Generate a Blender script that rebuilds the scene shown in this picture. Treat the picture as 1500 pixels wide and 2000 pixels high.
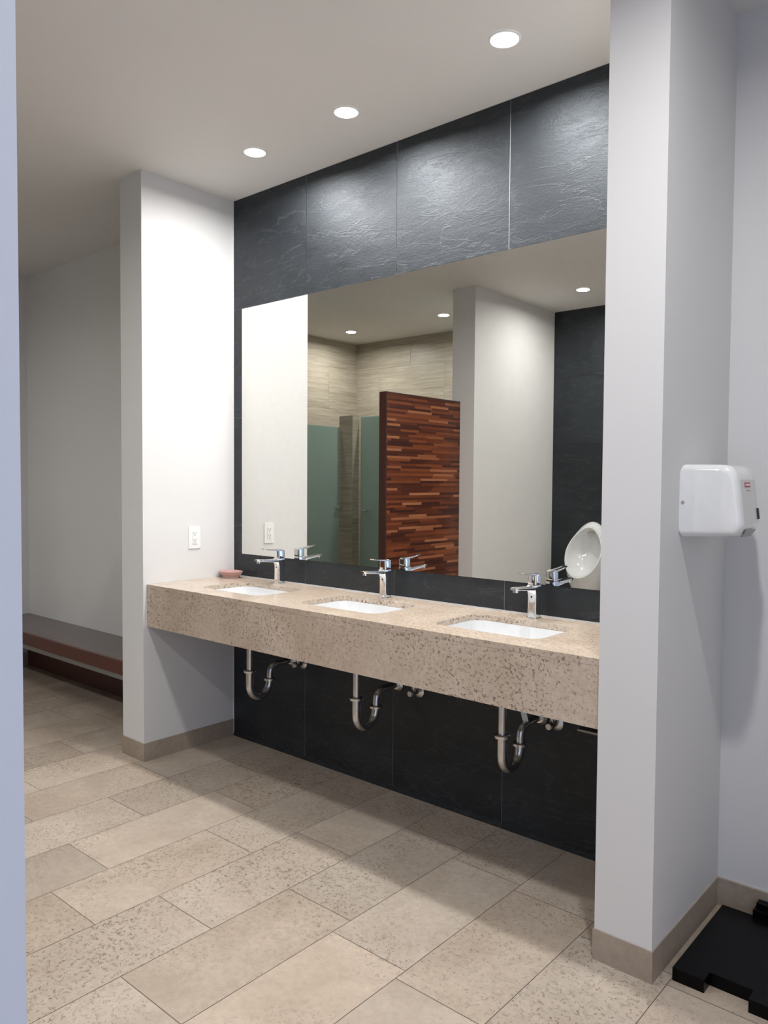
import bpy, bmesh, math, random
from mathutils import Vector, Matrix
R = math.radians
S = bpy.context.scene
for o in list(bpy.data.objects):
    bpy.data.objects.remove(o)

# ------------------------------------------------------------------ camera
def look_rot(yaw, pitch, roll):
    y, p, r = R(yaw), R(pitch), R(roll)
    f = Vector((-math.sin(y) * math.cos(p), math.cos(y) * math.cos(p), math.sin(p)))
    rt = Vector((math.cos(y), math.sin(y), 0))
    up = rt.cross(f)
    r2 = rt * math.cos(r) + up * math.sin(r)
    u2 = -rt * math.sin(r) + up * math.cos(r)
    return Matrix((r2, u2, -f)).transposed()
cam_d = bpy.data.cameras.new('camera')
cam = bpy.data.objects.new('camera', cam_d)
S.collection.objects.link(cam)
M = look_rot(40.9433, -2.2228, 0.3895).to_4x4()
M.translation = Vector((3.5063, -2.7481, 1.4483))
cam.matrix_world = M
cam_d.sensor_fit = 'VERTICAL'
cam_d.sensor_height = 36.0
cam_d.lens = 1514.7 / 2000 * 36.0
cam_d.clip_start = 0.02
S.camera = cam

# ------------------------------------------------------------------ world, daylight, exposure
w = bpy.data.worlds.new('world')
S.world = w
w.use_nodes = True
w.node_tree.nodes['Background'].inputs[0].default_value = (0.55, 0.72, 1.0, 1)
w.node_tree.nodes['Background'].inputs[1].default_value = 1.0
dl = bpy.data.lights.new('doorway_daylight', 'AREA')
dl.shape = 'RECTANGLE'
dl.size, dl.size_y = 1.0, 2.3
dl.energy = 12
dl.color = (0.40, 0.52, 1.0)
dlo = bpy.data.objects.new('doorway_daylight', dl)
S.collection.objects.link(dlo)
dlo.location = (4.42, -3.05, 1.2)
dlo.rotation_euler = (R(90), 0, R(90))
LAMP = 14.8           # watts of one recessed downlight
SPREAD = 168          # degrees of its beam
S.view_settings.view_transform = 'Standard'
S.view_settings.look = 'None'
S.view_settings.gamma = 1.0
S.view_settings.use_curve_mapping = False
S.view_settings.exposure = 0.0
S.cycles.max_bounces = 8
S.cycles.diffuse_bounces = 4
S.cycles.glossy_bounces = 4
S.cycles.transmission_bounces = 4
S.cycles.caustics_reflective = True
S.cycles.sample_clamp_indirect = 50.0
S.cycles.blur_glossy = 0.3
S.cycles.use_denoising = True
try:
    S.cycles.use_guiding = False
except Exception:
    pass

# ------------------------------------------------------------------ dimensions
H = 3.0
W = 2.482            # alcove width
PX = 2.66            # outer face of the right piers
DP = 0.577           # depth of the near piers
OY = -2.385          # front faces of the far piers
BY = -3.66           # slate wall of the far alcove
HC = 0.916           # countertop height

# ------------------------------------------------------------------ node helpers
def mat(name):
    m = bpy.data.materials.new(name)
    m.use_nodes = True
    nt = m.node_tree
    b = nt.nodes['Principled BSDF']
    return m, nt, b
def nd(nt, kind, **kw):
    n = nt.nodes.new(kind)
    for k, v in kw.items():
        setattr(n, k, v)
    return n
def setv(n, **kw):
    for k, v in kw.items():
        n.inputs[k.replace('_', ' ')].default_value = v
def ramp(nt, fac, stops, interp='LINEAR'):
    r = nd(nt, 'ShaderNodeValToRGB')
    r.color_ramp.interpolation = interp
    els = r.color_ramp.elements
    while len(els) < len(stops):
        els.new(0.5)
    for e, (p, c) in zip(els, stops):
        e.position = p
        e.color = (c, c, c, 1) if isinstance(c, (int, float)) else (*c, 1)
    nt.links.new(fac, r.inputs[0])
    return r.outputs[0]
def mixc(nt, fac, a, b, mode='MIX'):
    m = nd(nt, 'ShaderNodeMix', data_type='RGBA', blend_type=mode)
    for i, v in ((0, fac), (6, a), (7, b)):
        if hasattr(v, 'links') or isinstance(v, bpy.types.NodeSocket):
            nt.links.new(v, m.inputs[i])
        else:
            m.inputs[i].default_value = v if i == 0 else (*v, 1)
    return m.outputs[2]
def mth(nt, op, a, b=None, c=None):
    m = nd(nt, 'ShaderNodeMath', operation=op)
    for i, v in enumerate((a, b, c)):
        if v is None:
            continue
        if isinstance(v, bpy.types.NodeSocket):
            nt.links.new(v, m.inputs[i])
        else:
            m.inputs[i].default_value = v
    return m.outputs[0]
def coords(nt, scale=(1, 1, 1), attr=False, amount=7.0, rot=(0, 0, 0)):
    tc = nd(nt, 'ShaderNodeTexCoord')
    v = tc.outputs['Object']
    if attr:
        a = nd(nt, 'ShaderNodeAttribute', attribute_name='tile')
        s = nd(nt, 'ShaderNodeVectorMath', operation='SCALE')
        s.inputs['Scale'].default_value = amount
        nt.links.new(a.outputs['Vector'], s.inputs[0])
        ad = nd(nt, 'ShaderNodeVectorMath', operation='ADD')
        nt.links.new(v, ad.inputs[0]); nt.links.new(s.outputs[0], ad.inputs[1])
        v = ad.outputs[0]
    mp = nd(nt, 'ShaderNodeMapping')
    mp.inputs['Scale'].default_value = scale
    mp.inputs['Rotation'].default_value = rot
    nt.links.new(v, mp.inputs[0])
    return mp.outputs[0]
def noise(nt, vec, scale, detail=4, rough=0.55, dist=0.0):
    n = nd(nt, 'ShaderNodeTexNoise')
    setv(n, Scale=scale, Detail=detail, Roughness=rough, Distortion=dist)
    nt.links.new(vec, n.inputs['Vector'])
    return n.outputs[0]
def bump(nt, h, strength, dist=0.01):
    b = nd(nt, 'ShaderNodeBump')
    setv(b, Strength=strength, Distance=dist)
    nt.links.new(h, b.inputs['Height'])
    return b.outputs[0]

def plain(name, col, rough=0.5, metal=0.0, spec=0.5, coat=0.0, var=0.0):
    m, nt, b = mat(name)
    b.inputs['Base Color'].default_value = (*col, 1)
    b.inputs['Roughness'].default_value = rough
    b.inputs['Metallic'].default_value = metal
    b.inputs['Specular IOR Level'].default_value = spec
    b.inputs['Coat Weight'].default_value = coat
    b.inputs['Coat Roughness'].default_value = 0.05
    v = coords(nt)
    n = noise(nt, v, 30, 3)
    k = max(var, 0.04)
    c = mixc(nt, n, tuple(x * (1 - k) for x in col), tuple(min(1, x * (1 + k)) for x in col))
    nt.links.new(c, b.inputs['Base Color'])
    return m

def plaster(name, col):
    m, nt, b = mat(name)
    v = coords(nt)
    n = noise(nt, v, 1.7, 3)
    c = mixc(nt, n, tuple(x * 0.965 for x in col), tuple(min(1, x * 1.02) for x in col))
    nt.links.new(c, b.inputs['Base Color'])
    b.inputs['Roughness'].default_value = 0.62
    b.inputs['Specular IOR Level'].default_value = 0.25
    nt.links.new(bump(nt, noise(nt, v, 160, 3), 0.06, 0.002), b.inputs['Normal'])
    return m

def travertine(name, a, bcol, pit=0.5, rough=0.32, tiles=True, scale=1.0, dark=0.8, thick=0.09):
    m, nt, b = mat(name)
    v = coords(nt, attr=tiles)
    at = nd(nt, 'ShaderNodeAttribute', attribute_name='tile')
    sep = nd(nt, 'ShaderNodeSeparateColor')
    nt.links.new(at.outputs['Color'], sep.inputs[0])
    big = noise(nt, v, 3.2 * scale, 5, 0.6, 0.6)
    fine = noise(nt, v, 38 * scale, 4, 0.65)
    c = mixc(nt, ramp(nt, big, [(0.3, 0.0), (0.72, 1.0)]), a, bcol)
    c = mixc(nt, ramp(nt, fine, [(0.35, 0.0), (0.7, 0.4)]), c, tuple(x * 0.72 for x in a))
    if tiles:
        tone = ramp(nt, sep.outputs[0], [(0.0, 0.84), (1.0, 1.06)])
        c = mixc(nt, 1.0, c, tone, 'MULTIPLY')
        hue = mixc(nt, sep.outputs[1], (1.0, 0.965, 0.92), (1.0, 1.0, 0.985))
        c = mixc(nt, 1.0, c, hue, 'MULTIPLY')
    # flecks: thin curled broken marks, denser in some patches, and a few larger pits
    dens = noise(nt, v, 2.3 * scale, 2)
    if tiles:
        dens = mth(nt, 'ADD', dens, mth(nt, 'MULTIPLY', mth(nt, 'SUBTRACT', sep.outputs[2], 0.5), 0.20))
    vp = coords(nt, (1, 1.5, 1), attr=tiles)
    n1 = noise(nt, vp, 58 * scale, 3, 0.6, 1.5)
    n2 = noise(nt, v, 75 * scale, 2, 0.5)
    wdt = mth(nt, 'MULTIPLY', mth(nt, 'SUBTRACT', dens, 0.38 - 0.08 * pit), thick)
    thin = mth(nt, 'LESS_THAN', mth(nt, 'ABSOLUTE', mth(nt, 'SUBTRACT', n1, 0.5)), wdt)
    fleck = mth(nt, 'MULTIPLY', thin, mth(nt, 'GREATER_THAN', n2, 0.545))
    p2 = noise(nt, v, 26 * scale, 4, 0.7, 2.2)
    big_p = mth(nt, 'GREATER_THAN', mth(nt, 'ADD', p2, mth(nt, 'MULTIPLY', dens, 0.22)), 0.865 - 0.02 * pit)
    pm = mth(nt, 'MAXIMUM', fleck, big_p)
    if pit < 0:
        pm = big_p
    c = mixc(nt, mth(nt, 'MULTIPLY', pm, dark), c, (a[0] * 0.24, a[1] * 0.19, a[2] * 0.14))
    nt.links.new(c, b.inputs['Base Color'])
    nt.links.new(ramp(nt, pm, [(0, rough), (1, 0.8)]), b.inputs['Roughness'])
    b.inputs['Specular IOR Level'].default_value = 0.35
    nt.links.new(bump(nt, mth(nt, 'SUBTRACT', 1.0, pm), 0.25, 0.001), b.inputs['Normal'])
    return m

def slate(name):
    m, nt, b = mat(name)
    v = coords(nt, attr=True)
    warp = noise(nt, v, 1.6, 4, 0.55, 1.4)
    ridg = nd(nt, 'ShaderNodeTexWave', wave_type='BANDS', bands_direction='DIAGONAL')
    setv(ridg, Scale=1.6, Distortion=9.0, Detail=6.0, Detail_Scale=1.3, Detail_Roughness=0.62)
    nt.links.new(v, ridg.inputs['Vector'])
    grain = noise(nt, v, 110, 5, 0.75)
    at = nd(nt, 'ShaderNodeAttribute', attribute_name='tile')
    sep = nd(nt, 'ShaderNodeSeparateColor')
    nt.links.new(at.outputs['Color'], sep.inputs[0])
    pick = mth(nt, 'GREATER_THAN', sep.outputs[0], 0.5)
    def turned(sc, x, *args):
        a_ = noise(nt, coords(nt, (1.3, 1, x), attr=True, rot=(0, 0.75, 0)), sc, *args)
        b_ = noise(nt, coords(nt, (1.3, 1, x), attr=True, rot=(0, -1.05, 0)), sc, *args)
        return mth(nt, 'ADD', mth(nt, 'MULTIPLY', a_, pick), mth(nt, 'MULTIPLY', b_, mth(nt, 'SUBTRACT', 1.0, pick)))
    layer = turned(4.0, 4.0, 9, 0.72, 0.9)
    c = mixc(nt, ramp(nt, warp, [(0.3, 0.0), (0.7, 1.0)]), (0.0055, 0.007, 0.009), (0.015, 0.0185, 0.022))
    stk = turned(2.2, 4.5, 5, 0.6, 0.5)
    vein = ramp(nt, stk, [(0.0, 0.0), (0.485, 0.0), (0.50, 0.7), (0.515, 0.0), (1, 0)])
    c = mixc(nt, mth(nt, 'MULTIPLY', vein, 0.22), c, (0.12, 0.13, 0.135))
    c = mixc(nt, ramp(nt, grain, [(0.55, 0.0), (0.8, 0.35)]), c, (0.05, 0.054, 0.058))
    nt.links.new(c, b.inputs['Base Color'])
    nt.links.new(ramp(nt, layer, [(0.3, 0.40), (0.7, 0.54)]), b.inputs['Roughness'])
    b.inputs['Specular IOR Level'].default_value = 0.62
    b.inputs['Specular Tint'].default_value = (0.86, 0.93, 1.0, 1)
    hgt = mth(nt, 'ADD', mth(nt, 'MULTIPLY', layer, 0.9), mth(nt, 'MULTIPLY', grain, 0.5))
    hgt = mth(nt, 'ADD', hgt, mth(nt, 'MULTIPLY', vein, 0.25))
    nt.links.new(bump(nt, hgt, 0.5, 0.0045), b.inputs['Normal'])
    return m

def vein_tile(name):
    m, nt, b = mat(name)
    v = coords(nt, (1.1, 1.1, 26), attr=True, amount=4)
    n = noise(nt, v, 2.0, 6, 0.62, 0.8)
    n2 = noise(nt, coords(nt, (2, 2, 70), attr=True, amount=4), 2.0, 3, 0.6, 0.3)
    c = mixc(nt, ramp(nt, n, [(0.3, 0), (0.7, 1)]), (0.30, 0.265, 0.205), (0.50, 0.455, 0.37))
    c = mixc(nt, ramp(nt, n2, [(0.5, 0), (0.75, 0.5)]), c, (0.24, 0.205, 0.155))
    nt.links.new(c, b.inputs['Base Color'])
    b.inputs['Roughness'].default_value = 0.42
    return m

def butcher_wood(name):
    """narrow horizontal staves of mixed red-brown timber, long axis along y"""
    m, nt, b = mat(name)
    tc = nd(nt, 'ShaderNodeTexCoord')
    sx = nd(nt, 'ShaderNodeSeparateXYZ')
    nt.links.new(tc.outputs['Object'], sx.inputs[0])
    row = mth(nt, 'FLOOR', mth(nt, 'DIVIDE', sx.outputs['Z'], 0.018))
    wn = nd(nt, 'ShaderNodeTexWhiteNoise', noise_dimensions='1D')
    nt.links.new(row, wn.inputs['W'])
    ln = mth(nt, 'ADD', 0.20, mth(nt, 'MULTIPLY', wn.outputs['Value'], 0.22))
    cell = mth(nt, 'FLOOR', mth(nt, 'ADD', mth(nt, 'DIVIDE', sx.outputs['Y'], ln), mth(nt, 'MULTIPLY', wn.outputs['Value'], 37.0)))
    cb = nd(nt, 'ShaderNodeCombineXYZ')
    nt.links.new(row, cb.inputs[0]); nt.links.new(cell, cb.inputs[1])
    w2 = nd(nt, 'ShaderNodeTexWhiteNoise', noise_dimensions='2D')
    nt.links.new(cb.outputs[0], w2.inputs['Vector'])
    c = ramp(nt, w2.outputs['Value'], [(0.0, (0.045, 0.011, 0.006)), (0.3, (0.10, 0.024, 0.010)), (0.6, (0.17, 0.042, 0.014)),
                                       (0.85, (0.25, 0.070, 0.022)), (0.95, (0.40, 0.150, 0.065)), (1.0, (0.46, 0.19, 0.09))])
    g = noise(nt, coords(nt, (3, 3, 60)), 6, 4, 0.6)
    c = mixc(nt, mth(nt, 'MULTIPLY', g, 0.45), c, (0.03, 0.008, 0.005))
    nt.links.new(c, b.inputs['Base Color'])
    b.inputs['Roughness'].default_value = 0.38
    return m

def wood(name, a, c2, axis_scale=(2, 30, 30), rough=0.4):
    m, nt, b = mat(name)
    n = noise(nt, coords(nt, axis_scale), 2.0, 5, 0.6, 0.6)
    nt.links.new(mixc(nt, n, a, c2), b.inputs['Base Color'])
    b.inputs['Roughness'].default_value = rough
    return m

def frosted(name):
    m, nt, b = mat(name)
    out = nt.nodes['Material Output']
    nt.nodes.remove(b)
    n = noise(nt, coords(nt), 3.0, 2)
    col = mixc(nt, n, (0.50, 0.62, 0.575), (0.54, 0.66, 0.61))
    d = nd(nt, 'ShaderNodeBsdfDiffuse'); t = nd(nt, 'ShaderNodeBsdfTranslucent'); g = nd(nt, 'ShaderNodeBsdfGlossy')
    g.inputs['Roughness'].default_value = 0.3
    g.inputs['Color'].default_value = (0.8, 0.9, 0.9, 1)
    nt.links.new(col, d.inputs[0]); nt.links.new(col, t.inputs[0])
    m1 = nd(nt, 'ShaderNodeMixShader'); m1.inputs[0].default_value = 0.55
    nt.links.new(d.outputs[0], m1.inputs[1]); nt.links.new(t.outputs[0], m1.inputs[2])
    m2 = nd(nt, 'ShaderNodeMixShader'); m2.inputs[0].default_value = 0.06
    nt.links.new(m1.outputs[0], m2.inputs[1]); nt.links.new(g.outputs[0], m2.inputs[2])
    nt.links.new(m2.outputs[0], out.inputs[0])
    return m

def emit(name, col, s):
    m, nt, b = mat(name)
    b.inputs['Base Color'].default_value = (0.8, 0.8, 0.8, 1)
    b.inputs['Emission Color'].default_value = (*col, 1)
    b.inputs['Emission Strength'].default_value = s
    return m

MT = dict(
    paint=plaster('white_wall_paint', (0.70, 0.698, 0.69)),
    ceil=plaster('ceiling_paint', (0.76, 0.745, 0.72)),
    floor=travertine('travertine_floor_stone', (0.43, 0.36, 0.295), (0.57, 0.495, 0.42), pit=0.7, rough=0.34),
    counter=travertine('speckled_counter_stone', (0.50, 0.405, 0.315), (0.66, 0.56, 0.46), pit=1.8, rough=0.2, tiles=False, scale=1.08, dark=0.9, thick=0.12),
    base=travertine('baseboard_stone', (0.33, 0.27, 0.21), (0.43, 0.36, 0.29), pit=-1.2, rough=0.35, tiles=False),
    grout=plain('floor_grout', (0.17, 0.13, 0.10), 0.9),
    slate=slate('dark_slate_tile'),
    sgrout=plain('pale_grout', (0.50, 0.52, 0.54), 0.8),
    dgrout=plain('dark_grout', (0.05, 0.052, 0.055), 0.8),
    vein=vein_tile('beige_vein_stone_tile'),
    vgrout=plain('beige_grout', (0.40, 0.36, 0.29), 0.8),
    mirror=plain('mirror_silvering', (0.80, 0.80, 0.765), 0.0, 1.0),
    medge=plain('mirror_polished_edge', (0.55, 0.62, 0.60), 0.2, 0.3),
    chrome=plain('chrome', (0.80, 0.81, 0.83), 0.07, 1.0),
    dchrome=plain('dull_chrome', (0.62, 0.62, 0.61), 0.26, 1.0, var=0.2),
    porc=plain('white_porcelain', (0.72, 0.73, 0.74), 0.12, coat=0.6),
    plastic=plain('white_plastic', (0.82, 0.82, 0.80), 0.35),
    enamel=plain('white_enamel', (0.80, 0.81, 0.80), 0.18, coat=0.7),
    face=plain('pale_grey_enamel', (0.62, 0.63, 0.61), 0.28, coat=0.3),
    red=plain('red_print', (0.45, 0.02, 0.03), 0.4),
    white=plain('white_print', (0.85, 0.80, 0.80), 0.5),
    hole=plain('dark_slot', (0.02, 0.02, 0.02), 0.6),
    grey=plain('grey_metal', (0.30, 0.30, 0.29), 0.35, 0.6),
    black=plain('black_plastic', (0.002, 0.002, 0.0025), 0.3, spec=0.12),
    pink=plain('pink_ceramic', (0.47, 0.27, 0.25), 0.3, coat=0.3, var=0.15),
    pinkl=plain('pale_pink_ceramic', (0.55, 0.36, 0.33), 0.3, coat=0.3, var=0.1),
    pvc=plain('pale_pvc', (0.45, 0.44, 0.42), 0.4),
    label=plain('white_paper_tag', (0.70, 0.72, 0.74), 0.6),
    butcher=butcher_wood('mixed_red_brown_staves'),
    edge=wood('dark_wood_edging', (0.05, 0.016, 0.012), (0.085, 0.03, 0.022), (30, 30, 2)),
    btop=wood('dark_bench_top', (0.13, 0.10, 0.098), (0.19, 0.155, 0.15), (2, 12, 12), 0.30),
    bwood=wood('red_brown_bench_wood', (0.075, 0.022, 0.018), (0.14, 0.045, 0.030)),
    frost=frosted('frosted_green_glass'),
    lens=emit('downlight_lens', (1.0, 0.97, 0.92), 6.0),
    ring=plain('white_lamp_ring', (0.85, 0.85, 0.83), 0.4),
    door=plain('door_frame_paint', (0.6, 0.6, 0.6), 0.5),
)

# ------------------------------------------------------------------ mesh helpers
def mesh_obj(name, bm, m, parent=None, smooth=False, bevel=0.0, seg=3, loc=None, angle=40):
    if bevel > 0:
        es = [e for e in bm.edges if len(e.link_faces) == 2 and e.calc_face_angle(0) > R(angle)]
        bmesh.ops.bevel(bm, geom=es, offset=bevel, segments=seg, profile=0.5, affect='EDGES', clamp_overlap=True)
    bmesh.ops.recalc_face_normals(bm, faces=bm.faces)
    me = bpy.data.meshes.new(name)
    bm.to_mesh(me); bm.free()
    mats = m if isinstance(m, (list, tuple)) else [m]
    for x in mats:
        me.materials.append(MT[x])
    if smooth or bevel > 0:
        for p in me.polygons:
            p.use_smooth = True
        try:
            me.set_sharp_from_angle(angle=R(35))
        except Exception:
            pass
    o = bpy.data.objects.new(name, me)
    S.collection.objects.link(o)
    if parent:
        o.parent = parent
    if loc:
        o.location = loc
    return o
def box(bm, x0, x1, y0, y1, z0, z1, mi=0):
    vs = [bm.verts.new((x, y, z)) for z in (z0, z1) for y in (y0, y1) for x in (x0, x1)]
    for q in ((0, 2, 3, 1), (4, 5, 7, 6), (0, 1, 5, 4), (1, 3, 7, 5), (3, 2, 6, 7), (2, 0, 4, 6)):
        f = bm.faces.new([vs[i] for i in q]); f.material_index = mi
def quad(bm, *p, mi=0):
    f = bm.faces.new([bm.verts.new(v) for v in p]); f.material_index = mi
    return f
def nb():
    return bmesh.new()
def prism(bm, pts, axis, a, b, mi=0):
    """extrude a 2-D outline along an axis (0 x, 1 y, 2 z)"""
    def P(p, t):
        l = [p[0], p[1]]; l.insert(axis, t); return l
    A = [bm.verts.new(P(p, a)) for p in pts]; B = [bm.verts.new(P(p, b)) for p in pts]
    n = len(pts)
    for f in [bm.faces.new(A[::-1]), bm.faces.new(B)] + [bm.faces.new((A[i], A[(i + 1) % n], B[(i + 1) % n], B[i])) for i in range(n)]:
        f.material_index = mi
def loft(bm, rings, cap=True, closed=True, mi=0):
    V = [[bm.verts.new(p) for p in r] for r in rings]
    n = len(V[0])
    for a, b in zip(V, V[1:]):
        for i in range(n if closed else n - 1):
            f = bm.faces.new((a[i], a[(i + 1) % n], b[(i + 1) % n], b[i])); f.material_index = mi
    if cap:
        bm.faces.new(V[0][::-1]).material_index = mi
        bm.faces.new(V[-1]).material_index = mi
    return V
def tube(bm, pts, r, n=16, cap=True):
    pts = [Vector(p) for p in pts]
    rings = []
    up0 = Vector((1, 0, 0))
    for i, p in enumerate(pts):
        d = (pts[min(i + 1, len(pts) - 1)] - pts[max(i - 1, 0)]).normalized()
        u = up0 - d * up0.dot(d)
        if u.length < 0.1:
            u = Vector((0, 0, 1)) - d * d.z
        u.normalize(); v = d.cross(u)
        rr = r[i] if isinstance(r, (list, tuple)) else r
        rings.append([p + u * rr * math.cos(2 * math.pi * k / n) + v * rr * math.sin(2 * math.pi * k / n) for k in range(n)])
    loft(bm, rings, cap)
def lathe(bm, prof, n=40, c=(0, 0), cap=True):
    loft(bm, [[(c[0] + r * math.cos(2 * math.pi * k / n), c[1] + r * math.sin(2 * math.pi * k / n), z) for k in range(n)] for r, z in prof], cap)
def rrect(cx, cy, hx, hy, r, n=6):
    pts = []
    for sx, sy, a0 in ((1, 1, 0), (-1, 1, 90), (-1, -1, 180), (1, -1, 270)):
        for k in range(n + 1):
            a = R(a0 + 90 * k / n)
            pts.append((cx + sx * (hx - r) + r * math.cos(a), cy + sy * (hy - r) + r * math.sin(a)))
    return pts
def structure(o, label=None):
    o['kind'] = 'structure'
    if label:
        o['label'] = label
    return o
def thing(name, label, cat, loc=(0, 0, 0), group=None, rz=0):
    o = bpy.data.objects.new(name, None)
    o.empty_display_size = 0.05
    S.collection.objects.link(o)
    o.location = loc; o.rotation_euler = (0, 0, rz)
    o['label'] = label; o['category'] = cat
    if group:
        o['group'] = group
    return o
def dup(root, loc, label):
    def cp(o, parent):
        c = o.copy(); S.collection.objects.link(c)
        if parent is not None:
            c.parent = parent
        for ch in [x for x in bpy.data.objects if x.parent == o and x is not c]:
            cp(ch, c)
        return c
    kids = None
    r = cp(root, None)
    r.location = loc; r['label'] = label
    return r
def tile_attr(bm, seed):
    rnd = random.Random(seed)
    lay = bm.loops.layers.float_color.new('tile')
    return lambda f: [l.__setitem__(lay, c) for c in [(rnd.random(), rnd.random(), rnd.random(), 1)] for l in f.loops]

# ------------------------------------------------------------------ floor
rnd = random.Random(5)
bm = nb(); paint = tile_attr(bm, 11)
X0, PITCH = 0.272, 0.303
joints = {0: -0.932, 1: -0.567, 2: -0.836, 3: -1.255, 4: -0.922, 5: -0.35, 6: -1.05, -1: -0.62, -2: -1.10}
for c in range(-10, 15):
    xa, xb = X0 + c * PITCH, X0 + (c + 1) * PITCH
    y = joints.get(c, -rnd.uniform(0.3, 1.2))
    ys = [y]
    while ys[-1] > -4.3:
        ys.append(ys[-1] - (0.706 if c == 1 and len(ys) == 1 else 0.655))
    ys.insert(0, y + 0.655)
    while ys[0] < 0.3:
        ys.insert(0, ys[0] + 0.655)
    for y1, y0 in zip(ys, ys[1:]):
        g = 0.0011
        b0, b1 = max(y0, -4.0) + g, min(y1, 0.15) - g
        if b1 - b0 < 0.01:
            continue
        paint(quad(bm, (xa + g, b0, 0), (xb - g, b0, 0), (xb - g, b1, 0), (xa + g, b1, 0)))
paint(quad(bm, (-2.75, -4.0, -0.0015), (4.7, -4.0, -0.0015), (4.7, 0.15, -0.0015), (-2.75, 0.15, -0.0015), mi=1))
structure(mesh_obj('floor', bm, ['floor', 'grout']))

# ------------------------------------------------------------------ ceiling
bm = nb(); box(bm, -2.75, 4.7, -4.0, 0.15, H, H + 0.12)
structure(mesh_obj('ceiling', bm, 'ceil'))

# ------------------------------------------------------------------ slate walls
def slate_wall(name, x0, x1, y, ny, xj, zj, seed, gm='sgrout'):
    bm = nb(); paint = tile_attr(bm, seed)
    g = 0.0012
    box(bm, x0, x1, min(y - ny * 0.1, y - ny * 0.003), max(y - ny * 0.1, y - ny * 0.003), 0, H, mi=1)
    for f in bm.faces:
        paint(f)
    for xa, xb in zip(xj, xj[1:]):
        for za, zb in zip(zj, zj[1:]):
            f = quad(bm, (xa + g, y, za + g), (xb - g, y, za + g), (xb - g, y, zb - g), (xa + g, y, zb - g))
            paint(f)
    return structure(mesh_obj(name, bm, ['slate', gm]))
slate_wall('wall_back_slate', 0, W, 0.0, -1, [0, 0.587, 1.187, 1.787, 2.387, W], [0.02, 0.6, 1.2, 1.8, 2.4, H], 3)
slate_wall('wall_front_slate', 0, W, BY, 1, [0, 0.6, 1.2, 1.8, 2.4, W], [0.0, 0.6, 1.2, 1.8, 2.4, H], 9, 'dgrout')
bm = nb(); paint = tile_attr(bm, 4)
x = 0.0
for xa, xb in ((0, 0.587), (0.5885, 1.187), (1.1885, 1.787), (1.7885, 2.387), (2.3885, W)):
    prism(bm, [(-0.006, 0.0), (0.0, 0.0), (0.0, 0.02), (-0.003, 0.02)], 0, xa, xb)
for f in bm.faces:
    paint(f)
structure(mesh_obj('baseboard_slate', bm, 'slate'))

# ------------------------------------------------------------------ plain walls and piers
def wall(name, *b, m='paint', bev=0.004):
    bm = nb(); box(bm, *b)
    o = mesh_obj(name, bm, m)
    return structure(o)
wall('wall_back_passage', -2.65, -0.2, 0.0, 0.12, 0, H)
wall('wall_back_entrance', PX, 4.6, 0.0, 0.12, 0, H)
wall('wall_pier_left', -0.2, 0.0, -DP, 0.12, 0, H)
wall('wall_pier_right', W, PX, -DP, 0.12, 0, H)
wall('wall_pier_far_left', -0.215, 0.0, -3.9, OY, 0, H)
wall('wall_pier_far_right', W, PX, -3.9, -2.372, 0, H)
wall('wall_left', -2.67, -2.55, -1.95, 0.0, 0, H)
wall('wall_front_entrance', PX, 4.6, -3.82, -3.70, 0, H)
# entrance wall with a doorway to daylight
bm = nb()
box(bm, 4.4, 4.52, -3.82, -3.60, 0, H)
box(bm, 4.4, 4.52, -2.50, 0.12, 0, H)
box(bm, 4.4, 4.52, -3.60, -2.50, 2.40, H)
structure(mesh_obj('wall_right', bm, 'paint'))

# ------------------------------------------------------------------ shower corner (seen in the mirror)
def vein_wall(name, axis, c, n, a0, a1, z0, z1, th, seed, step=0.9, zs=0.45):
    """tiled slab; axis 0: plane x=c, spans y; axis 1: plane y=c, spans x. n: side that faces the room"""
    bm = nb(); paint = tile_attr(bm, seed)
    lo, hi = sorted((c - n * th, c - n * 0.002))
    if axis == 0:
        box(bm, lo, hi, a0, a1, z0, z1, mi=1)
    else:
        box(bm, a0, a1, lo, hi, z0, z1, mi=1)
    for f in bm.faces:
        paint(f)
    g = 0.0012
    z = z0; r = 0
    while z < z1 - 1e-4:
        zt = min(z + zs, z1)
        a = a0 - (step / 2 if r % 2 else 0)
        while a < a1 - 1e-4:
            s, e = max(a, a0), min(a + step, a1)
            if e - s > 0.01:
                P = (lambda u, v: (c, u, v)) if axis == 0 else (lambda u, v: (u, c, v))
                paint(quad(bm, P(s + g, z + g), P(e - g, z + g), P(e - g, zt - g), P(s + g, zt - g)))
            a += step
        z = zt; r += 1
    return structure(mesh_obj(name, bm, ['vein', 'vgrout']))
vein_wall('wall_left_tiled', 0, -2.55, 1, -3.76, -1.95, 0, H, 0.12, 21)
vein_wall('wall_front_tiled', 1, -3.76, 1, -2.67, -0.215, 0, H, 0.12, 22)
bm = nb(); paint = tile_attr(bm, 31)
box(bm, -1.93, -1.75, -2.935, -2.84, 0, 2.10)
for f in bm.faces:
    paint(f)
structure(mesh_obj('wall_stall_post', bm, 'vein'))
bm = nb(); paint = tile_attr(bm, 33)
box(bm, -1.13, -1.03, -3.755, -2.96, 0, 2.09)
for f in bm.faces:
    paint(f)
structure(mesh_obj('wall_stall_divider', bm, 'vein'))

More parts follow.
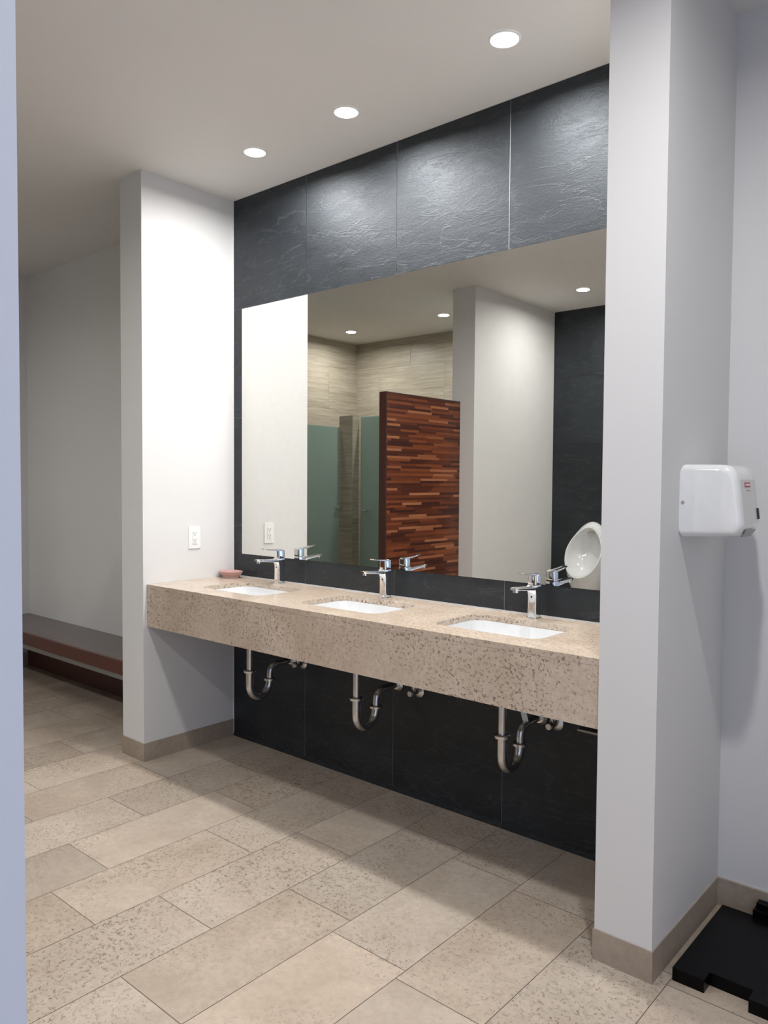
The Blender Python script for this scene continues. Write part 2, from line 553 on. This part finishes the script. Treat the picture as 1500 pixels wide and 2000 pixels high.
def glass_door(name, label, length, top, handle_at, flip):
    """local: leaf along +x from the hinge, 1 cm glass, handle faces -y*flip"""
    t = thing(name, label, 'shower door')
    bm = nb(); box(bm, 0, length, -0.005, 0.005, 0.12, top)
    mesh_obj('glass_panel', bm, 'frost', t, bevel=0.001, seg=1)
    bm = nb()
    s = flip
    tube(bm, [(handle_at, s * 0.004, 1.165), (handle_at, s * 0.05, 1.165)], 0.010, 14)
    tube(bm, [(handle_at - 0.02, s * 0.05, 1.165), (handle_at + 0.03, s * 0.05, 1.165)], 0.014, 14)
    mesh_obj('handle', bm, 'chrome', t, smooth=True)
    bm = nb()
    for z in (0.35, top - 0.2):
        box(bm, -0.004, 0.05, -0.012, 0.012, z, z + 0.07)
    mesh_obj('hinge', bm, 'chrome', t, bevel=0.002)
    return t
d1 = glass_door('shower_door', 'frosted green glass stall door right of the beige tiled post, in the mirror', 0.60, 2.09, 0.50, -1)
d1.location = (-1.13, -2.945, 0); d1.rotation_euler = (0, 0, math.pi)
# the handle must face the room (+y world): rotated by pi, local -y is world +y
d2 = glass_door('shower_door', 'frosted green glass stall door left of the beige tiled post, in the mirror', 0.86, 1.99, 0.82, -1)
d2.location = (-1.915, -1.96, 0); d2.rotation_euler = (0, 0, -math.pi / 2)
d2.children[1].location = (0, 0, 0)
for ch in d2.children:
    if ch.name.startswith('handle'):
        ch.scale = (1, -1, 1); ch.location.z = 0.03
d3 = glass_door('shower_door', 'frosted glass stall door beyond the wooden partition, next to the far white pier', 0.78, 2.09, 0.70, -1)
d3.location = (-0.24, -2.945, 0); d3.rotation_euler = (0, 0, math.pi)

# wooden partition standing off the far left pier
pt = thing('privacy_partition', 'tall partition of narrow red-brown wooden staves fixed to the far white pier', 'partition', (-0.165, (OY - 1.475) / 2, 0))
hl = (abs(OY) - 1.475) / 2
bm = nb(); box(bm, -0.028, 0.030, -hl + 0.001, hl - 0.012, 0.10, 2.085)
mesh_obj('panel', bm, 'butcher', pt)
bm = nb()
box(bm, -0.034, 0.031, hl - 0.012, hl, 0.10, 2.096); box(bm, -0.034, 0.0315, -hl + 0.001, hl - 0.012, 2.085, 2.096)
mesh_obj('edging', bm, 'edge', pt, bevel=0.002, seg=2)
bm = nb(); box(bm, -0.02, 0.02, hl - 0.06, hl - 0.02, 0.0, 0.10); box(bm, -0.02, 0.02, -hl + 0.02, -hl + 0.06, 0.0, 0.10)
mesh_obj('foot', bm, 'grey', pt)

# ------------------------------------------------------------------ baseboards
def baseboard(name, *boxes):
    bm = nb()
    for b in boxes:
        box(bm, *b)
    return structure(mesh_obj(name, bm, 'base', bevel=0.0015, seg=1))
T, BH = 0.004, 0.095
baseboard('baseboard_pier_left', (-0.2 - T, T, -DP - T, -DP, 0, BH), (0, T, -DP, -0.0075, 0, BH), (-0.2 - T, -0.2, -DP, -0.001, 0, BH))
baseboard('baseboard_pier_right', (W - T, PX + T, -DP - T, -DP, 0, BH), (PX, PX + T, -DP, -0.001, 0, BH), (W - T, W, -DP, -0.0075, 0, BH))
baseboard('baseboard_entrance', (PX + T, 4.4, -0.010, 0, 0, BH))
baseboard('baseboard_far_right', (W - T, PX + T, -2.372, -2.372 + T, 0, BH), (PX, PX + T, -3.70, -2.372, 0, BH), (W - T, W, BY, OY, 0, BH))
baseboard('baseboard_far_left', (-0.215, T, OY, OY + T, 0, BH), (0, T, BY, OY, 0, BH))
baseboard('baseboard_left', (-2.55, -2.54, -1.95, 0, 0, BH))

# ------------------------------------------------------------------ mirror
mr = thing('wall_mirror', 'large frameless rectangular mirror on the dark slate wall above the counter', 'mirror', (1.2425, 0, 1.043))
bm = nb(); box(bm, -1.1635, 1.1635, -0.0055, -0.0012, 0.0, 1.353)
for f in bm.faces:
    f.material_index = 0 if f.normal.y < -0.9 or f.calc_center_median().y < -0.0054 else 1
mesh_obj('mirror_glass', bm, ['mirror', 'medge'], mr)

# ------------------------------------------------------------------ counter
SX = (0.505, 1.222, 1.963)
SY = -0.283
ct = thing('vanity_counter', 'long speckled beige stone counter spanning between the two white piers', 'counter', (W / 2, 0, HC))
def slab_with_holes(bm, outer, holes, z0, z1):
    tops = []
    for z in (z1, z0):
        edges = []
        loops = []
        for lp in [outer] + holes:
            vs = [bm.verts.new((p[0], p[1], z)) for p in lp]
            es = [bm.edges.new((vs[i], vs[(i + 1) % len(vs)])) for i in range(len(vs))]
            edges += es; loops.append(vs)
        bmesh.ops.triangle_fill(bm, use_beauty=True, use_dissolve=False, edges=edges)
        tops.append(loops)
    for A, B in zip(*tops):
        n = len(A)
        for i in range(n):
            bm.faces.new((A[i], A[(i + 1) % n], B[(i + 1) % n], B[i]))
bm = nb()
ox = W / 2
slab_with_holes(bm, [(-ox + 0.001, -0.557), (ox - 0.001, -0.557), (ox - 0.001, -0.004), (-ox + 0.001, -0.004)],
                [rrect(x - ox, SY, 0.228, 0.150, 0.055) for x in SX], -0.022, 0.0)
mesh_obj('countertop', bm, 'counter', ct)
bm = nb(); box(bm, -ox + 0.001, ox - 0.001, -0.5565, -0.532, -0.216, -0.0225)
mesh_obj('front_apron', bm, 'counter', ct)

bm = nb(); box(bm, 0.0, W, -0.0055, -0.0012, HC - 0.012, HC + 0.004)
structure(mesh_obj('trim_1', bm, 'sgrout'))
bm = nb(); box(bm, 0.0, 0.004, -0.005, -0.0012, 0.0, HC - 0.03); box(bm, 0.0, 0.004, -0.005, -0.0012, HC + 0.004, H)
structure(mesh_obj('trim_2', bm, 'paint'))

# washbasins
def basin(label, loc):
    t = thing('washbasin', label, 'sink', loc, 'washbasins in the stone counter')
    bm = nb()
    rings = []
    for s, z, rr in ((0.246, 0, 0.06), (0.226, 0, 0.055), (0.224, -0.008, 0.055), (0.219, -0.07, 0.055), (0.205, -0.105, 0.06), (0.165, -0.125, 0.06), (0.03, -0.130, 0.012)):
        d = 0.228 - s
        hy = max(0.150 - d, 0.02)
        rings.append([(p[0], p[1], z) for p in rrect(0, 0, s, hy, min(rr, hy * 0.9))])
    V = loft(bm, rings, cap=False)
    bm.faces.new(V[-1])
    orings = []
    for s, z, rr in ((0.03, -0.145, 0.012), (0.17, -0.14, 0.06), (0.215, -0.115, 0.06), (0.234, -0.07, 0.055), (0.246, -0.012, 0.06), (0.246, 0, 0.06)):
        d = 0.228 - s
        hy = max(0.150 - d, 0.02)
        orings.append([(p[0], p[1], z) for p in rrect(0, 0, s, hy, min(rr, hy * 0.9))])
    V = loft(bm, orings, cap=False)
    bm.faces.new(V[0])
    mesh_obj('bowl', bm, 'porc', t, smooth=True)
    bm = nb(); lathe(bm, [(0.001, -0.1265), (0.021, -0.1265), (0.023, -0.1285), (0.023, -0.1295)], 24)
    mesh_obj('drain', bm, 'chrome', t, smooth=True)
    return t
b0 = basin('white rectangular undermount basin nearest the pink soap dish', (SX[0], SY, HC - 0.0225))
dup(b0, (SX[1], SY, HC - 0.0225), 'white rectangular undermount basin in the middle of the counter')
dup(b0, (SX[2], SY, HC - 0.0225), 'white rectangular undermount basin nearest the right pier and hand dryer')

# faucets
def faucet(label, loc):
    t = thing('faucet', label, 'faucet', loc, 'chrome faucets along the counter')
    bm = nb()
    rings = [[(p[0], p[1], z) for p in rrect(0, cy, hx, hy, 0.007)] for z, hx, hy, cy in
             ((0, 0.0225, 0.026, 0), (0.006, 0.0225, 0.026, 0), (0.008, 0.0195, 0.022, 0), (0.05, 0.0185, 0.021, 0),
              (0.095, 0.019, 0.021, 0), (0.112, 0.0200, 0.024, -0.002), (0.122, 0.0205, 0.028, -0.005), (0.130, 0.0205, 0.026, -0.004), (0.134, 0.019, 0.023, -0.002))]
    loft(bm, rings)
    mesh_obj('body', bm, 'chrome', t, smooth=True)
    bm = nb()
    rings = []
    for y, z, hx, hz in ((0.0, 0.121, 0.019, 0.010), (-0.03, 0.122, 0.020, 0.0085), (-0.08, 0.126, 0.020, 0.0065), (-0.13, 0.130, 0.019, 0.006), (-0.150, 0.131, 0.017, 0.0055), (-0.158, 0.131, 0.012, 0.004)):
        rings.append([(p[0], y, z + p[1]) for p in rrect(0, 0, hx, hz, hz * 0.8, 4)])
    loft(bm, rings)
    sp = mesh_obj('spout', bm, 'chrome', t, smooth=True)
    bm = nb(); lathe(bm, [(0.009, 0.116), (0.0115, 0.1165), (0.0115, 0.127), (0.008, 0.128)], 20, c=(0, -0.137))
    mesh_obj('aerator', bm, 'chrome', sp, smooth=True)
    bm = nb()
    rings = [[(p[0], p[1], z) for p in rrect(0, cy, hx, hy, 0.008)] for z, hx, hy, cy in
             ((0.1355, 0.0195, 0.021, 0), (0.142, 0.020, 0.022, 0), (0.160, 0.020, 0.022, 0.0), (0.172, 0.019, 0.0215, 0.0), (0.176, 0.014, 0.016, 0.001))]
    loft(bm, rings)
    hd = mesh_obj('handle', bm, 'chrome', t, smooth=True)
    bm = nb()
    rings = []
    for y, z, hx, hz in ((0.020, 0.172, 0.017, 0.003), (0.0, 0.1755, 0.0185, 0.0045), (-0.03, 0.177, 0.018, 0.004), (-0.07, 0.181, 0.0150, 0.0028), (-0.108, 0.187, 0.0125, 0.0022), (-0.114, 0.188, 0.008, 0.0016)):
        rings.append([(p[0], y, z + p[1]) for p in rrect(0, 0, hx, hz, hz * 0.8, 3)])
    loft(bm, rings)
    mesh_obj('lever', bm, 'chrome', hd, smooth=True)
    bm = nb(); tube(bm, [(0, -0.0195, 0.088), (0, -0.0222, 0.088)], 0.0035, 20)  # small dark disc on the front of the body
    mesh_obj('dark_mark', bm, 'hole', t)
    return t
FX = (0.472, 1.198, 1.970)
f0 = faucet('single-lever chrome faucet nearest the pink soap dish', (FX[0], -0.075, HC))
dup(f0, (FX[1], -0.075, HC), 'single-lever chrome faucet at the middle basin')
dup(f0, (FX[2], -0.075, HC), 'single-lever chrome faucet at the basin nearest the right pier')

# drain traps
def arc(cy, cz, r, a0, a1, n=10):
    return [(0, cy + r * math.cos(R(a0 + (a1 - a0) * k / n)), cz + r * math.sin(R(a0 + (a1 - a0) * k / n))) for k in range(n + 1)]
def trap(label, loc):
    # local origin below the basin drain, y to the wall, z up from the floor
    t = thing('drain_trap', label, 'drain pipe', loc, 'chrome drain traps under the counter')
    bm = nb(); tube(bm, [(0, 0, 0.74), (0, 0, 0.498)], 0.0155)
    mesh_obj('tailpiece', bm, 'dchrome', t, smooth=True)
    bm = nb()
    pts = [(0, 0, 0.505), (0, 0, 0.45)] + arc(0.064, 0.424, 0.064, 180, 350, 12) + [(0, 0.13, 0.44)]
    tube(bm, pts, 0.0185)
    mesh_obj('trap_bend', bm, 'dchrome', t, smooth=True)
    bm = nb()
    lathe(bm, [(0.018, 0.492), (0.030, 0.493), (0.031, 0.503), (0.0245, 0.507), (0.018, 0.507)], 24)
    mesh_obj('slip_nut', bm, 'dchrome', t, smooth=True)
    bm = nb()
    lathe(bm, [(0.018, 0.430), (0.0295, 0.431), (0.030, 0.440), (0.024, 0.444), (0.018, 0.444)], 24, c=(0, 0.13))
    mesh_obj('slip_nut', bm, 'dchrome', t, smooth=True)
    bm = nb()
    pts = [(0, 0.130, 0.438), (0, 0.131, 0.462)] + [(0, 0.173 - 0.042 * math.cos(R(a)), 0.465 + 0.042 * math.sin(R(a))) for a in range(15, 91, 15)] + [(0, 0.22, 0.509), (0, 0.279, 0.510)]
    tube(bm, pts, 0.0155)
    mesh_obj('trap_arm', bm, 'dchrome', t, smooth=True)
    bm = nb(); tube(bm, [(0, 0.268, 0.510), (0, 0.2785, 0.510)], [0.024, 0.034], 24)
    mesh_obj('escutcheon', bm, 'dchrome', t, smooth=True)
    return t
t0 = trap('chrome drain trap under the basin farthest left, by the left pier', (0.487, SY, 0))
dup(t0, (1.215, SY, 0), 'chrome drain trap hanging under the middle basin')
dup(t0, (1.962, SY, 0), 'chrome drain trap under the basin nearest the right pier')
def valve(label, loc):
    t = thing('supply_valve', label, 'valve', loc, 'water supply valves on the slate below the counter')
    bm = nb(); tube(bm, [(0, -0.002, 0), (0, -0.008, 0), (0, -0.018, 0)], [0.030, 0.029, 0.014], 24)
    mesh_obj('wall_flange', bm, 'dchrome', t, smooth=True)
    bm = nb(); tube(bm, [(0, -0.015, 0), (0, -0.06, 0)], 0.011, 16)
    tube(bm, [(0, -0.06, 0), (0, -0.066, 0), (0, -0.075, 0)], [0.018, 0.018, 0.012], 16)
    tube(bm, [(0, -0.045, 0), (0, -0.045, 0.03)], 0.009, 14)
    mesh_obj('valve_body', bm, 'dchrome', t, smooth=True)
    bm = nb(); tube(bm, [(0, -0.045, 0.028), (0, -0.046, 0.07), (-0.01, -0.05, 0.14), (-0.03, -0.06, 0.22), (-0.045, -0.08, 0.34)], 0.0065, 12)
    mesh_obj('supply_hose', bm, 'pvc', t, smooth=True)
    return t
v0 = valve('small supply valve on the slate beside the leftmost drain trap', (0.580, 0, 0.505))
dup(v0, (1.345, 0, 0.500), 'small supply valve on the slate beside the middle drain trap')
dup(v0, (2.040, 0, 0.500), 'small supply valve on the slate right of the rightmost drain trap')
tg = thing('hose_tag', 'small white paper tag hanging by the rightmost drain trap', 'tag', (1.962, -0.128, 0.52))
bm = nb()
loft(bm, [[(-0.013 + dx, -0.0005 + dy, z), (0.013 + dx, -0.0005 + dy, z), (0.013 + dx, 0.0005 + dy, z), (-0.013 + dx, 0.0005 + dy, z)] for z, dx, dy in ((0.0, 0.006, 0.004), (0.03, 0.0, 0.0), (0.07, -0.002, 0.0), (0.30, -0.002, 0.0))])
mesh_obj('paper_strip', bm, 'label', tg, smooth=True)
br = thing('counter_bracket', 'short grey metal bracket under the counter at the right pier', 'bracket', (2.18, -0.02, 0.50))
bm = nb(); box(bm, -0.035, 0.05, -0.02, 0.019, 0.0, 0.008)
mesh_obj('bracket_plate', bm, 'grey', br, bevel=0.002, seg=2)

# ------------------------------------------------------------------ soap dish
sd = thing('soap_dish', 'round pink ceramic soap dish in the corner of the counter', 'soap dish', (0.082, -0.085, HC))
bm = nb()
loft(bm, [[(1.15 * r * math.cos(2 * math.pi * k / 40), 0.85 * r * math.sin(2 * math.pi * k / 40), z) for k in range(40)] for r, z in
          ((0.046, 0.0), (0.047, 0.002), (0.050, 0.012), (0.052, 0.014))])
mesh_obj('foot', bm, 'pinkl', sd, smooth=True)
bm = nb()
loft(bm, [[(1.15 * r * math.cos(2 * math.pi * k / 40), 0.85 * r * math.sin(2 * math.pi * k / 40), z) for k in range(40)] for r, z in
          ((0.050, 0.0142), (0.054, 0.015), (0.066, 0.033), (0.068, 0.036), (0.064, 0.036), (0.052, 0.024), (0.02, 0.019))])
mesh_obj('bowl', bm, 'pink', sd, smooth=True)

# ------------------------------------------------------------------ power outlet
po = thing('power_outlet', 'white double power outlet on the side wall left of the mirror', 'outlet', (0.0, -0.268, 1.143))
bm = nb(); box(bm, 0.0, 0.006, -0.037, 0.037, -0.059, 0.059)
mesh_obj('cover_plate', bm, 'plastic', po, bevel=0.003)
bm = nb(); box(bm, 0.0055, 0.009, -0.0165, 0.0165, -0.034, 0.034)
rc = mesh_obj('receptacle', bm, 'plastic', po, bevel=0.001, seg=2)
bm = nb()
for zc in (0.018, -0.018):
    box(bm, 0.0088, 0.0093, -0.008, -0.0055, zc, zc + 0.009)
    box(bm, 0.0088, 0.0093, 0.0055, 0.008, zc + 0.001, zc + 0.008)
    tube(bm, [(0.0088, 0, zc - 0.007), (0.0094, 0, zc - 0.007)], 0.003, 12)
mesh_obj('slots', bm, 'hole', rc)

# ------------------------------------------------------------------ hand dryer
hd = thing('hand_dryer', 'white wall-mounted hand dryer on the side of the right pier', 'hand dryer', (PX, -0.30, 1.29))
def fillet(pts, rs, n=6):
    out = []
    for i, p in enumerate(pts):
        P, A, B = Vector(p), Vector(pts[i - 1]), Vector(pts[(i + 1) % len(pts)])
        r = rs[i]
        a, b = P + (A - P).normalized() * r, P + (B - P).normalized() * r
        for k in range(n + 1):
            t = k / n
            out.append(((1 - t) ** 2 * a + 2 * t * (1 - t) * P + t * t * b))
    return out
bm = nb()
prof = fillet([(0.0, 0.0), (0.162, 0.010), (0.177, 0.034), (0.155, 0.214), (0.0, 0.217)], [0.010, 0.012, 0.014, 0.042, 0.014])
Y0, Y1, RD = -0.135, 0.140, 0.020
def g(y):
    return 1.0 if y < -0.02 else 1.0 - 0.175 * ((y + 0.02) / 0.16) ** 1.6
rings = []
cx_, cz_ = 0.08, 0.108
stations = [(Y0 + RD * (1 - math.cos(R(15 * k))), RD * (1 - math.sin(R(15 * k)))) for k in range(7)]
stations += [(Y0 + RD + (Y1 - Y0 - 2 * RD) * k / 12, 0.0) for k in range(1, 12)]
stations += [(Y1 - RD * (1 - math.cos(R(15 * k))), RD * (1 - math.sin(R(15 * k)))) for k in range(6, -1, -1)]
for y, ins in stations:
    sx_, sz_ = 1 - ins / 0.095, 1 - ins / 0.108
    rings.append([((cx_ + (p.x - cx_) * sx_ if p.x > 0.02 else p.x) * g(y), y, cz_ + (p.y - cz_) * sz_) for p in prof])
loft(bm, rings)
body = mesh_obj('housing', bm, 'enamel', hd, smooth=True, angle=60)
# the greyer front plate
bm = nb()
def frontx(z):
    return 0.1765 - (z - 0.034) * (0.022 / 0.180)
loft(bm, [[(frontx(z) * g(y) + e, y, z) for z, e in ((0.045, -0.002), (0.172, -0.002), (0.172, 0.0015), (0.045, 0.0015))] for y in [-0.108 + 0.212 * k / 14 for k in range(15)]])
fp = mesh_obj('front_plate', bm, 'face', hd, smooth=True)
bm = nb()
z0, z1 = 0.150, 0.164
prism(bm, [(frontx(z0) + 0.0016, z0), (frontx(z1) + 0.0016, z1), (frontx(z1) + 0.0024, z1), (frontx(z0) + 0.0024, z0)], 1, -0.070, -0.020)
mesh_obj('red_badge', bm, 'red', fp)
bm = nb()
for k, (ya, yb) in enumerate(((-0.065, -0.057), (-0.053, -0.045), (-0.041, -0.034), (-0.031, -0.025))):
    za, zb = 0.1545, 0.1600
    prism(bm, [(frontx(za) + 0.0024, za), (frontx(zb) + 0.0024, zb), (frontx(zb) + 0.0028, zb), (frontx(za) + 0.0028, za)], 1, ya, yb)
mesh_obj('badge_letters', bm, 'white', fp)
bm = nb(); za, zb = 0.1395, 0.1415
prism(bm, [(frontx(za) + 0.0016, za), (frontx(zb) + 0.0016, zb), (frontx(zb) + 0.0021, zb), (frontx(za) + 0.0021, za)], 1, -0.060, -0.022)
mesh_obj('badge_underline', bm, 'red', fp)
bm = nb()
loft(bm, [[(frontx(z) * g(y) + e, y, z) for z, e in ((0.052, -0.003), (0.088, -0.003), (0.086, 0.006), (0.054, 0.006))] for y in (0.052, 0.064, 0.076, 0.088)])
mesh_obj('sensor_window', bm, 'hole', hd)
bm = nb(); prism(bm, [(0.163, 0.0085), (0.176, 0.028), (0.179, 0.026), (0.164, 0.0055)], 1, -0.095, -0.005)
mesh_obj('air_outlet', bm, 'grey', hd)
bm = nb(); lathe(bm, [(0.002, 0.0), (0.0052, 0.0), (0.0052, 0.0015), (0.004, 0.003), (0.001, 0.0034)], 18)
sc = mesh_obj('screw', bm, 'dchrome', hd, smooth=True)
sc.rotation_euler = (R(90), 0, 0); sc.location = (0.010, -0.1345, 0.104)

# ------------------------------------------------------------------ black plastic platform
pl = thing('floor_platform', 'black plastic platform with a notched edge on the floor beside the right pier', 'platform', (2.697, -0.52, 0))
bm = nb()
ol = [(0.003, 0.0), (0.093, 0.0), (0.093, 0.048), (0.212, 0.048), (0.212, 0.0), (0.60, 0.0), (0.60, 0.45), (0.003, 0.45)]
prism(bm, ol, 2, 0.0, 0.038)
mesh_obj('deck', bm, 'black', pl, bevel=0.011, seg=4)
bm = nb(); box(bm, 0.104, 0.165, 0.465, 0.495, 0.0, 0.075); box(bm, 0.1, 0.60, 0.44, 0.495, 0.0, 0.060)
mesh_obj('back_rail', bm, 'black', pl, bevel=0.009, seg=3)

# ------------------------------------------------------------------ bench in the passage
bn = thing('bench', 'long low wall bench with a dark top and red-brown wooden front', 'bench', (-1.375, 0, 0))
bm = nb(); box(bm, -1.174, 1.174, -0.3645, -0.001, 0.372, 0.402)
mesh_obj('seat_top', bm, 'btop', bn, bevel=0.002, seg=2)
bm = nb(); box(bm, -1.174, 1.174, -0.385, -0.365, 0.324, 0.402)
mesh_obj('front_board', bm, 'bwood', bn, bevel=0.001, seg=1)
bm = nb(); box(bm, -1.174, 1.174, -0.378, -0.340, 0.292, 0.3235)
mesh_obj('metal_rail', bm, 'grey', bn)
bm = nb(); box(bm, -1.174, 1.174, -0.020, -0.001, 0.0, 0.371)
mesh_obj('back_panel', bm, 'bwood', bn)

# ------------------------------------------------------------------ urinal (seen in the mirror)
ur = thing('urinal', 'white ceramic egg-shaped urinal on the far slate wall, in the mirror', 'urinal', (0.435, BY, 0.34))
bm = nb()
N = 40
def egg(cz, hw, dtop, dbot, yoff):
    return None
# body: stacked horizontal D-shaped sections from bottom to top, front lip leaning out
secs = [(0.00, 0.07, 0.10), (0.03, 0.11, 0.17), (0.10, 0.145, 0.24), (0.20, 0.172, 0.30), (0.30, 0.182, 0.335), (0.36, 0.184, 0.335)]
top = []
rings = []
def ringat(z, hw, dep):
    r = []
    for k in range(N):
        a = 2 * math.pi * k / N
        x = hw * math.cos(a); y = math.sin(a)
        r.append((x, dep * 0.5 + (dep * 0.5) * y if y > 0 else dep * 0.5 + dep * 0.5 * y, z))
    return r
# lower shell, cut by the sloping opening plane: opening runs from (y .335, z .30) up to (y .10, z .74)
def open_pt(k, s, sink=0.0):
    """point on the egg-shaped opening rim; s scales the rim inward"""
    a = 2 * math.pi * k / N
    v = math.sin(a)                      # +1 top, -1 bottom
    x = 0.170 * s * math.cos(a) * (1.0 - 0.22 * max(v, 0) ** 1.5)
    t = 0.5 + 0.5 * v * s
    y = 0.335 + (0.115 - 0.335) * t - 0.0
    z = 0.29 + (0.735 - 0.29) * t
    # inward normal of the opening plane is (-y, -z)
    n = Vector((0, -0.445, -0.22)).normalized() if False else Vector((0, -0.9, -0.44))
    return Vector((x, y, z)) + n * sink
rim_o = [open_pt(k, 1.0) for k in range(N)]
def wall_pt(k, f):
    """shell from the rim back to the wall / down to the base"""
    a = 2 * math.pi * k / N
    v = math.sin(a)
    x = 0.170 * math.cos(a) * (1.0 - 0.22 * max(v, 0) ** 1.5)
    z = 0.29 + 0.445 * (0.5 + 0.5 * v)
    zz = z + 0.02 * v if v > 0 else z + v * 0.34
    return Vector((x * (0.95 if v > 0 else 0.95 + 0.10 * v), 0.0, zz))
rings = []
for f in (0.0, 0.15, 0.35, 0.55, 0.75, 0.9, 1.0):
    r = []
    for k in range(N):
        A, B = rim_o[k], wall_pt(k, 1)
        p = A.lerp(B, f)
        a = 2 * math.pi * k / N
        bulge = math.sin(f * math.pi) * 0.045
        v = math.sin(a)
        p += Vector((math.cos(a) * bulge * 0.5, bulge * (0.8 if v < 0 else 0.1), v * bulge * 0.6 if v > 0 else -bulge * 1.4 * abs(v)))
        p.y = max(p.y, 0.001)
        r.append(p)
    rings.append(r)
loft(bm, rings[::-1], cap=False)
inner = [rim_o] + [[open_pt(k, s, d) for k in range(N)] for s, d in ((0.985, -0.007), (0.93, -0.007), (0.905, 0.004), (0.88, 0.03), (0.80, 0.085), (0.6, 0.13), (0.3, 0.15))]
V = loft(bm, inner, cap=False)
bm.faces.new(V[-1])
bmesh.ops.remove_doubles(bm, verts=bm.verts, dist=0.0005)
mesh_obj('bowl', bm, 'porc', ur, smooth=True)
bm = nb()
tp = open_pt(N // 4, 0.80, 0.05)
tube(bm, [tp + Vector((-0.03, 0, 0)), tp + Vector((0.03, 0, 0))], 0.008, 12)
mesh_obj('spreader', bm, 'dchrome', ur, smooth=True)

# ------------------------------------------------------------------ downlights
LR = 0.049
def downlight(label, x, y, group=None):
    t = thing('recessed_downlight', label, 'ceiling light', (x, y, H), group)
    bm = nb(); n = 40
    loft(bm, [[(r * math.cos(2 * math.pi * k / n), r * math.sin(2 * math.pi * k / n), z) for k in range(n)] for r, z in
              ((LR, -0.0015), (LR + 0.001, -0.005), (LR + 0.007, -0.004), (LR + 0.009, -0.0005))], cap=False)
    mesh_obj('trim_ring', bm, 'ring', t, smooth=True)
    bm = nb()
    bm.faces.new([bm.verts.new((LR * math.cos(-2 * math.pi * k / n), LR * math.sin(-2 * math.pi * k / n), -0.002)) for k in range(n)])
    me = mesh_obj('lens', bm, 'lens', t)
    ld = bpy.data.lights.new('downlight_beam', 'AREA')
    ld.shape = 'DISK'; ld.size = 2 * LR; ld.energy = LAMP; ld.spread = R(SPREAD); ld.color = (1.0, 0.985, 0.972)
    lo = bpy.data.objects.new('downlight_beam', ld)
    S.collection.objects.link(lo)
    lo.parent = t; lo.location = (0, 0, -0.006)
    return t
G1 = 'recessed downlights over the counter'
l0 = downlight('recessed ceiling downlight over the counter, nearest the left pier', 0.598, -0.343, G1)
LS = [(1.203, -0.353, 'recessed ceiling downlight over the middle of the counter', G1),
      (1.998, -0.383, 'recessed ceiling downlight over the counter, nearest the right pier', G1),
      (1.20, -1.49, 'recessed ceiling downlight in the middle of the aisle', 'recessed downlights along the aisle'),
      (3.05, -1.42, 'recessed ceiling downlight of the entrance area', 'recessed downlights along the aisle'),
      (-2.10, -1.85, 'added fill downlight in the passage, brightening the stall post and glass doors', 'recessed downlights along the aisle'),  # added unseen fill that brightens the stall post and glass
      (0.592, -3.034, 'recessed ceiling downlight in front of the far slate wall, above the urinal', 'recessed downlights of the far rooms'),
      (1.90, -3.034, 'recessed ceiling downlight in front of the far slate wall, away from the urinal', 'recessed downlights of the far rooms'),
      (-0.839, -3.097, 'recessed ceiling downlight over the stalls beside the far white pier', 'recessed downlights of the far rooms'),
      (-2.067, -3.147, 'recessed ceiling downlight in the tiled corner of the stalls', 'recessed downlights of the far rooms')]
for x, y, lb, g in LS:
    d = dup(l0, (x, y, H), lb); d['group'] = g
    k = {-2.10: 0.25, 1.20: 0.78, 3.05: 1.5}.get(x)      # aisle lamps and the added passage fill are scaled separately
    if k:
        for ch in d.children:
            if ch.type == 'LIGHT':
                ch.data = ch.data.copy(); ch.data.energy = LAMP * k
